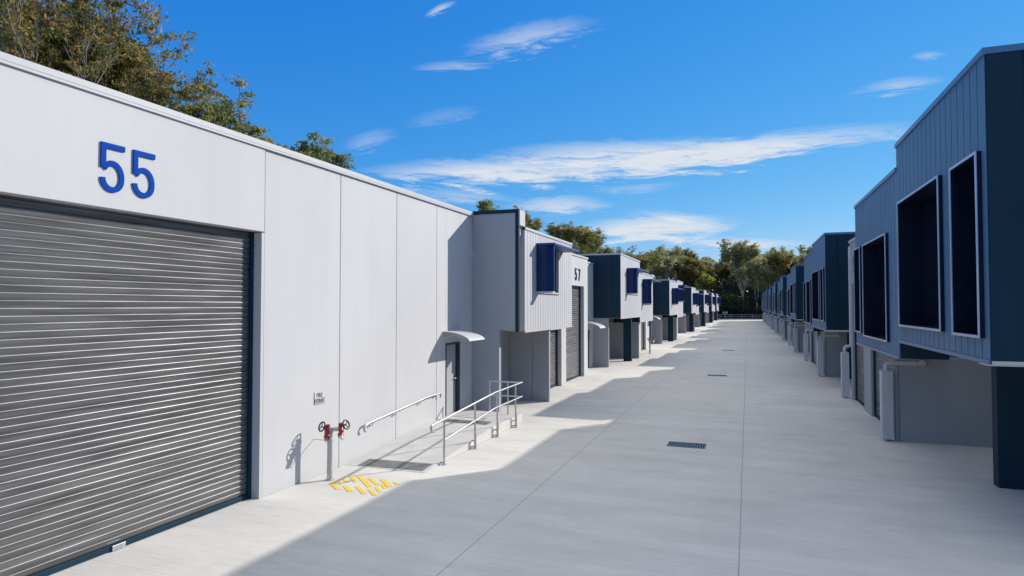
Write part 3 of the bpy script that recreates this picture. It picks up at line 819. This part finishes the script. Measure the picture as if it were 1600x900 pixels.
def gum_skeleton(rng, H, spread, fork=.35, levels=4, r0=.28, lean=0.0, clear=.0):
    """returns tube list and clump centres of a eucalypt: tall trunk, ascending forked limbs"""
    tubes = []; ends = []
    def grow(p, d, L, rad, lev):
        k = 4; pts = [p]; rr = [rad]
        for i in range(k):
            d = (d + Vector((rng.normal() * .13, rng.normal() * .13, .05 + .04 * lev * rng.random()))).normalized()
            p = p + d * L / k; pts.append(p); rr.append(rad * (1 - .38 * (i + 1) / k))
            if lev >= levels - 1: ends.append((p, lev))
        tubes.append((pts, rr, lev))
        if lev >= levels: ends.append((p, lev)); return
        nb = int(rng.integers(2, 4)) if lev else int(rng.integers(3, 5))
        a0 = rng.random() * 6.28
        for i in range(nb):
            an = a0 + 6.28 * i / nb + rng.normal() * .3; tilt = spread * (.55 + .7 * rng.random())
            side = Vector((math.cos(an), math.sin(an), 0)); side = (side - d * side.dot(d)).normalized()
            grow(p, (d * math.cos(tilt) + side * math.sin(tilt)).normalized(), L * (.62 + .25 * rng.random()), rr[-1] * (.62 + .15 * rng.random()), lev + 1)
        if lev and lev < levels and rng.random() < .6:
            an = rng.random() * 6.28; side = Vector((math.cos(an), math.sin(an), .3)).normalized()
            q = pts[2]; grow(q, (d * .5 + side * .8).normalized(), L * .55, rr[2] * .5, min(levels, lev + 2))
    grow(Vector((0, 0, -.3)), Vector((lean, 0, 1)).normalized(), H * fork, r0, 0)
    zmax = max(e[0].z for e in ends); k = H / zmax
    tubes = [([q * k if True else q for q in pts], rr, lev) for pts, rr, lev in tubes]
    ends = [(e * k, lev) for e, lev in ends]
    return tubes, ends

def gum_meshes(seed, H, spread, fork, levels, r0, per, leaf, crad, mat, bark, tint=(.2, .7), drop=.12, flat=.55):
    rng = np.random.default_rng(seed)
    tubes, ends = gum_skeleton(rng, H, spread, fork, levels, r0)
    tb = MB()
    for pts, rr, lev in tubes:
        tb.tube(pts, [max(.022, x * 1.25) for x in rr], 8 if lev < 2 else 5, False)
    me = bpy.data.meshes.new('trunk'); me.from_pydata(tb.v, [], tb.f)
    for p in me.polygons: p.use_smooth = True
    me.materials.append(bark)
    cen = []; rad = []; ti = []
    for e, lev in ends:
        if rng.random() < drop: continue
        cen.append(tuple(e + Vector((rng.normal() * .2, rng.normal() * .2, rng.normal() * .15)))); rad.append(crad * (.55 + .8 * rng.random()))
        ti.append(tint[0] + (tint[1] - tint[0]) * rng.random())
    lv = leaves_mesh('crown', cen, rad, ti, per, leaf, mat, flat, seed)
    return me, lv

def plant_tree(name, meshes, loc, rz, sc, label, cat='tree', group=None):
    r = thing(name, label, cat, loc, group); r.rotation_euler = (0, 0, rz); r.scale = (sc, sc, sc)
    for nm, me in (('trunk', meshes[0]), ('crown', meshes[1])):
        o = bpy.data.objects.new(nm, me); col.objects.link(o); o.parent = r
    return r

GL = 'gum trees behind the left row'
near = [gum_meshes(11, 22, .36, .30, 5, .36, 13, .30, .44, M['leaf_brown'], M['bark_grey'], (.05, .95), .3, .36),
        gum_meshes(23, 20, .44, .28, 5, .30, 30, .30, .62, M['leaf_olive'], M['bark_grey'], (.2, .9), .15, .5),
        gum_meshes(37, 15, .36, .35, 4, .2, 34, .27, .55, M['leaf_green'], M['bark_grey'], (.1, .9), .15, .4),
        gum_meshes(29, 22, .40, .26, 5, .34, 14, .30, .52, M['leaf_brown'], M['bark_grey'], (.0, 1), .28, .38),
        gum_meshes(44, 17, .42, .30, 4, .24, 36, .28, .62, M['leaf_olive'], M['bark_grey'], (.2, 1), .2, .4)]
NH = (22, 20, 15, 22, 17)
for k, x, y, rz, H, lab in (
    (1, -44, 26.5, .3, 24, 'dense olive gum tree at the far left corner over the white wall'),
    (3, -41.5, 29.5, 4.4, 23.8, 'open russet and olive gum crown between the dense corner one and the tall open one'),
    (4, -43.5, 32, 1.4, 19, 'low olive gum crown just above the roof edge left of number 55'),
    (0, -36.2, 31, 2.4, 25.5, 'tall open russet gum tree with bare branching limbs over number 55'),
    (4, -34, 32.5, 2.2, 18.2, 'smaller russet gum tree leaning right of the tall open one'),
    (4, -32.6, 34.5, 5.2, 16.2, 'bushy olive gum top right of the leaning russet one'),
    (2, -32.8, 36.5, 1.2, 16.6, 'thin gum tree whose sprigs end the left clump above the roof'),
    (2, -37.5, 45, 3.0, 16.6, 'dark small gum crown left of the treetop over the middle of the roof'),
    (2, -37.6, 48, 4.2, 17.8, 'dark little gum treetop poking over the middle of the white roof'),
    (2, -32, 70, 2.6, 15.6, 'treetop just showing beside the navy trimmed return wall'),
    (1, -32.5, 90, .5, 18.6, 'gum tree behind the blue hooded window of number 57'),
    (1, -31.5, 107, 5.2, 18.2, 'spreading gum tree rising behind the number 57 panel'),
    (3, -31, 122, 2.2, 16.5, 'russet gum crown left of the second blue hooded box'),
    (1, -29.5, 140, 1.2, 17, 'olive gum crown over the second navy ended box'),
    (3, -31, 156, 3.2, 18, 'russet gum crown over the third box of the left row'),
    (1, -29, 172, 4.2, 18, 'olive gum crown over the fourth box of the left row')):
    plant_tree('gum_tree', near[k], (x, y, 0), rz, H / NH[k], lab, 'tree', GL)

far = [gum_meshes(51, 20, .40, .34, 5, .32, 16, .46, .85, M['leaf_hill'], M['bark_pale'], (.0, 1), .1),
       gum_meshes(52, 19, .36, .42, 5, .28, 16, .44, .8, M['leaf_hill'], M['bark_pale'], (.0, .9), .1),
       gum_meshes(53, 18, .44, .30, 5, .3, 16, .46, .85, M['leaf_brown'], M['bark_pale'], (.0, 1), .1),
       gum_meshes(54, 21, .34, .45, 5, .34, 15, .44, .8, M['leaf_hill'], M['bark_pale'], (.1, 1), .12),
       gum_meshes(55, 14, .42, .3, 4, .2, 40, .42, .85, M['leaf_yellow'], M['bark_pale'], (.1, .9), .1)]
rng = np.random.default_rng(5)
front = [(-21, 184, 0, 1.0, 'olive gum tree behind the far end of the left row'), (-14.5, 186, 2, .95, 'russet gum tree left of the yellow green one at the far fence'),
         (-8.6, 181, 4, .86, 'bright yellow green gum sapling crown left of the road end'), (-5.2, 178.5, 4, .48, 'small slim young tree standing behind the left of the far fence'),
         (-1.2, 180, 3, 1.02, 'tallest pale trunked gum tree in the middle of the far fence'), (2.2, 179, 1, .84, 'slender pale gum trunk right of the tall middle one'),
         (4.6, 181, 0, .85, 'pale gum trunk nearest the end of the right row'), (9.5, 185, 2, 1.0, 'gum tree rising over the far end of the right row')]
for x, y, k, sc, lab in front:
    plant_tree('gum_tree', far[k], (x, y, terrain(x, y)), rng.random() * 6.28, sc, lab, 'tree', 'gum trees along the far fence')
cnt = 0
for row, (Y, n, s0) in enumerate(((191, 16, .80), (199, 18, .82), (209, 18, .80), (222, 18, .76), (238, 18, .72))):
    for i in range(n):
        x = -75 + 120 * (i + .5 + rng.normal() * .22) / n; y = Y + rng.normal() * 2.5
        k = int(rng.integers(0, 4)); sc = s0 * (.82 + .26 * rng.random())
        plant_tree('gum_tree', far[k], (x, y, terrain(x, y)), rng.random() * 6.28, sc, 'tall gum tree in the wooded slope behind the far fence', 'tree', 'gum trees of the wooded slope')
# understorey: uncountable scrub in the shade of the wood
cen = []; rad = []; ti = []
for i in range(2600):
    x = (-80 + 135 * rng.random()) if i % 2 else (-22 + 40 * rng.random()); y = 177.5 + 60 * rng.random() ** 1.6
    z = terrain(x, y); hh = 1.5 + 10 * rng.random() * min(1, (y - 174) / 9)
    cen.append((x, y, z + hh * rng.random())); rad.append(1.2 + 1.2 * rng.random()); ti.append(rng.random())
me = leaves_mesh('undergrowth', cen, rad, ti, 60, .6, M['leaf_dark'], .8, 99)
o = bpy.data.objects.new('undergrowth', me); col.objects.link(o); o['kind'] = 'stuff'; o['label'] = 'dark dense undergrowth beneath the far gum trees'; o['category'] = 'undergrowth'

# ------------------------------------------------------------------ sky, sun, camera
SKY_FILL = (6.8, 6.6, 6.05)  # colour of the added, unseen fill cloud overhead
AIR, DUST, OZ = 1.0, .0, 3.0
SUN_DIR = Vector((.90, 1.0, 0)).normalized(); EL = 24.8
AZ = math.atan2(SUN_DIR.x, SUN_DIR.y)
wd = bpy.data.worlds.new('World'); scn.world = wd; wd.use_nodes = True
nt = wd.node_tree; bg = nt.nodes['Background']
sky = N(nt, 'ShaderNodeTexSky', sky_type='NISHITA'); sky.sun_disc = False
sky.sun_elevation = R(EL); sky.sun_rotation = AZ; sky.altitude = 0; sky.air_density = AIR; sky.dust_density = DUST; sky.ozone_density = OZ
# deep polarised blue: each channel of the sky gets its own contrast curve
ss = N(nt, 'ShaderNodeSeparateColor'); nt.links.new(sky.outputs[0], ss.inputs[0])
hs = N(nt, 'ShaderNodeCombineColor')
for ch, (ka, g) in enumerate(((.385, 1.61), (.444, .75), (.677, .3))):
    v = math_node(nt, 'MULTIPLY', math_node(nt, 'POWER', math_node(nt, 'MULTIPLY', ss.outputs[ch], .15), g), ka / .15)
    nt.links.new(v, hs.inputs[ch])
tc = N(nt, 'ShaderNodeTexCoord'); sp = N(nt, 'ShaderNodeSeparateXYZ'); nt.links.new(tc.outputs['Generated'], sp.inputs[0])
def mm(op, a, b=None, c=None, clamp=False): return math_node(nt, op, a, b, c, clamp)
az = mm('ARCTAN2', sp.outputs[0], sp.outputs[1]); el = mm('ARCSINE', sp.outputs[2])
# cirrus streaks: azimuth, elevation (deg), half length, half width, tilt, strength
streaks = [(-20.75, 11.8, 13.5, 1.1, 0.9, 0.85), (-2.07, 12.82, 15.5, 1.03, 2.3, 0.95), (-11.46, 13.4, 12.2, 0.92, 0.6, 0.6), (-18.76, 22.96, 5.28, 0.99, 9.7, 0.6), (-25.18, 20.68, 3.36, 0.36, 3.4, 0.4), (-16.26, 8.99, 3.95, 0.67, 1.4, 0.85),
           (-7.78, 6.7, 6.41, 1.0, 1.0, 0.95), (-6.17, 7.69, 3.27, 0.49, -7.7, 0.6), (-0.79, 5.24, 5.35, 0.48, -3.3, 0.7), (10.97, 16.53, 2.59, 0.46, 0.2, 0.5), (13.15, 18.25, 1.08, 0.26, -8.8, 0.4), (-26.73, 25.01, 1.31, 0.24, 23.9, 0.8),
           (-32.81, 14.32, 2.15, 0.74, 17.3, 0.3), (-26.37, 16.49, 3.06, 0.64, 11.7, 0.18), (-9.16, 10.25, 3.61, 0.38, 3.3, 0.35), (-24.77, 9.73, 4.57, 0.67, -3.4, 0.45)]
tot = None
for i, (a0, e0, L, Wd, tl, stg) in enumerate(streaks):
    if L > 8: L *= 1.2; Wd *= 1.6
    else: L *= 1.5; Wd *= 1.6
    da = mm('SUBTRACT', az, R(a0)); de = mm('SUBTRACT', el, R(e0)); c, s = math.cos(R(tl)), math.sin(R(tl))
    uu = mm('DIVIDE', mm('ADD', mm('MULTIPLY', da, c), mm('MULTIPLY', de, s)), R(L))
    vv = mm('DIVIDE', mm('SUBTRACT', mm('MULTIPLY', de, c), mm('MULTIPLY', da, s)), R(Wd))
    cx = N(nt, 'ShaderNodeCombineXYZ'); nt.links.new(mm('MULTIPLY_ADD', vv, .22 + .25 * Wd, mm('MULTIPLY', uu, .5 + L * .2)), cx.inputs[0]); nt.links.new(mm('MULTIPLY', vv, .7 + Wd * 1.1), cx.inputs[1]); cx.inputs[2].default_value = i * 3.7
    no = N(nt, 'ShaderNodeTexNoise'); no.inputs['Scale'].default_value = 1.0; no.inputs['Detail'].default_value = 8; no.inputs['Roughness'].default_value = .68; no.inputs['Distortion'].default_value = .5
    nt.links.new(cx.outputs[0], no.inputs['Vector'])
    # ragged feathered edge: the noise pushes the band sideways and eats into it
    v2 = mm('ADD', vv, mm('MULTIPLY_ADD', no.outputs[0], 2.4, -1.2))
    fall = mm('SUBTRACT', 1, mm('ADD', mm('MULTIPLY', uu, uu), mm('MULTIPLY', v2, v2)), clamp=True)
    ero = mm('ADD', mm('MULTIPLY', fall, .9), mm('MULTIPLY_ADD', no.outputs[0], 1.9, -1.22), clamp=True)
    m_ = mm('MULTIPLY', mm('MULTIPLY', mm('POWER', fall, 1.0), ero), min(1.9, stg * 1.9) if L > 8 else stg * 1.25)
    tot = m_ if tot is None else mm('ADD', tot, m_, clamp=True)
# added fill light: unseen bright cloud overhead that lifts the shaded ground
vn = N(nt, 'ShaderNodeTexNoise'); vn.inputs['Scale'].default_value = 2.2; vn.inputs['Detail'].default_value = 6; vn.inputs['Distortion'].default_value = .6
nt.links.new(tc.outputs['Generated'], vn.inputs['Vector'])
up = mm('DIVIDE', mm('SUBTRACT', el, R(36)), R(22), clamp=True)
sky_fill = mm('MULTIPLY', up, mm('MULTIPLY_ADD', vn.outputs[0], 1.2, .25, clamp=True))
mv = N(nt, 'ShaderNodeMix', data_type='RGBA'); mv.inputs[7].default_value = (*SKY_FILL, 1)
nt.links.new(sky_fill, mv.inputs[0]); nt.links.new(hs.outputs[0], mv.inputs[6])
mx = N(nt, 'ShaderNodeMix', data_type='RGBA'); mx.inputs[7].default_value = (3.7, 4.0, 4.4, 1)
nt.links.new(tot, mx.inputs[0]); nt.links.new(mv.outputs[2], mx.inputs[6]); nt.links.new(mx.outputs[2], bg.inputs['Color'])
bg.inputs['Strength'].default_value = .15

sl = bpy.data.lights.new('sun', 'SUN'); sl.energy = 4.15; sl.angle = R(.5); sl.color = (1, .94, .86)
so = bpy.data.objects.new('sun', sl); col.objects.link(so)
dirv = Vector((SUN_DIR.x * math.cos(R(EL)), SUN_DIR.y * math.cos(R(EL)), math.sin(R(EL))))
so.rotation_euler = dirv.to_track_quat('Z', 'Y').to_euler(); so.location = dirv * 60

cam = bpy.data.cameras.new('camera'); cam.sensor_width = 36; cam.lens = 22.5; cam.clip_end = 3000; cam.clip_start = .1
co = bpy.data.objects.new('camera', cam); col.objects.link(co); co.location = (0, 0, 3.4)
co.rotation_euler = (R(91.6), 0, math.atan(.368)); scn.camera = co
vs = scn.view_settings; vs.view_transform = 'Standard'; vs.look = 'None'; vs.exposure = 0.35; vs.gamma = 1
scn.render.film_transparent = False
scn.cycles.max_bounces = 6; scn.cycles.transparent_max_bounces = 4
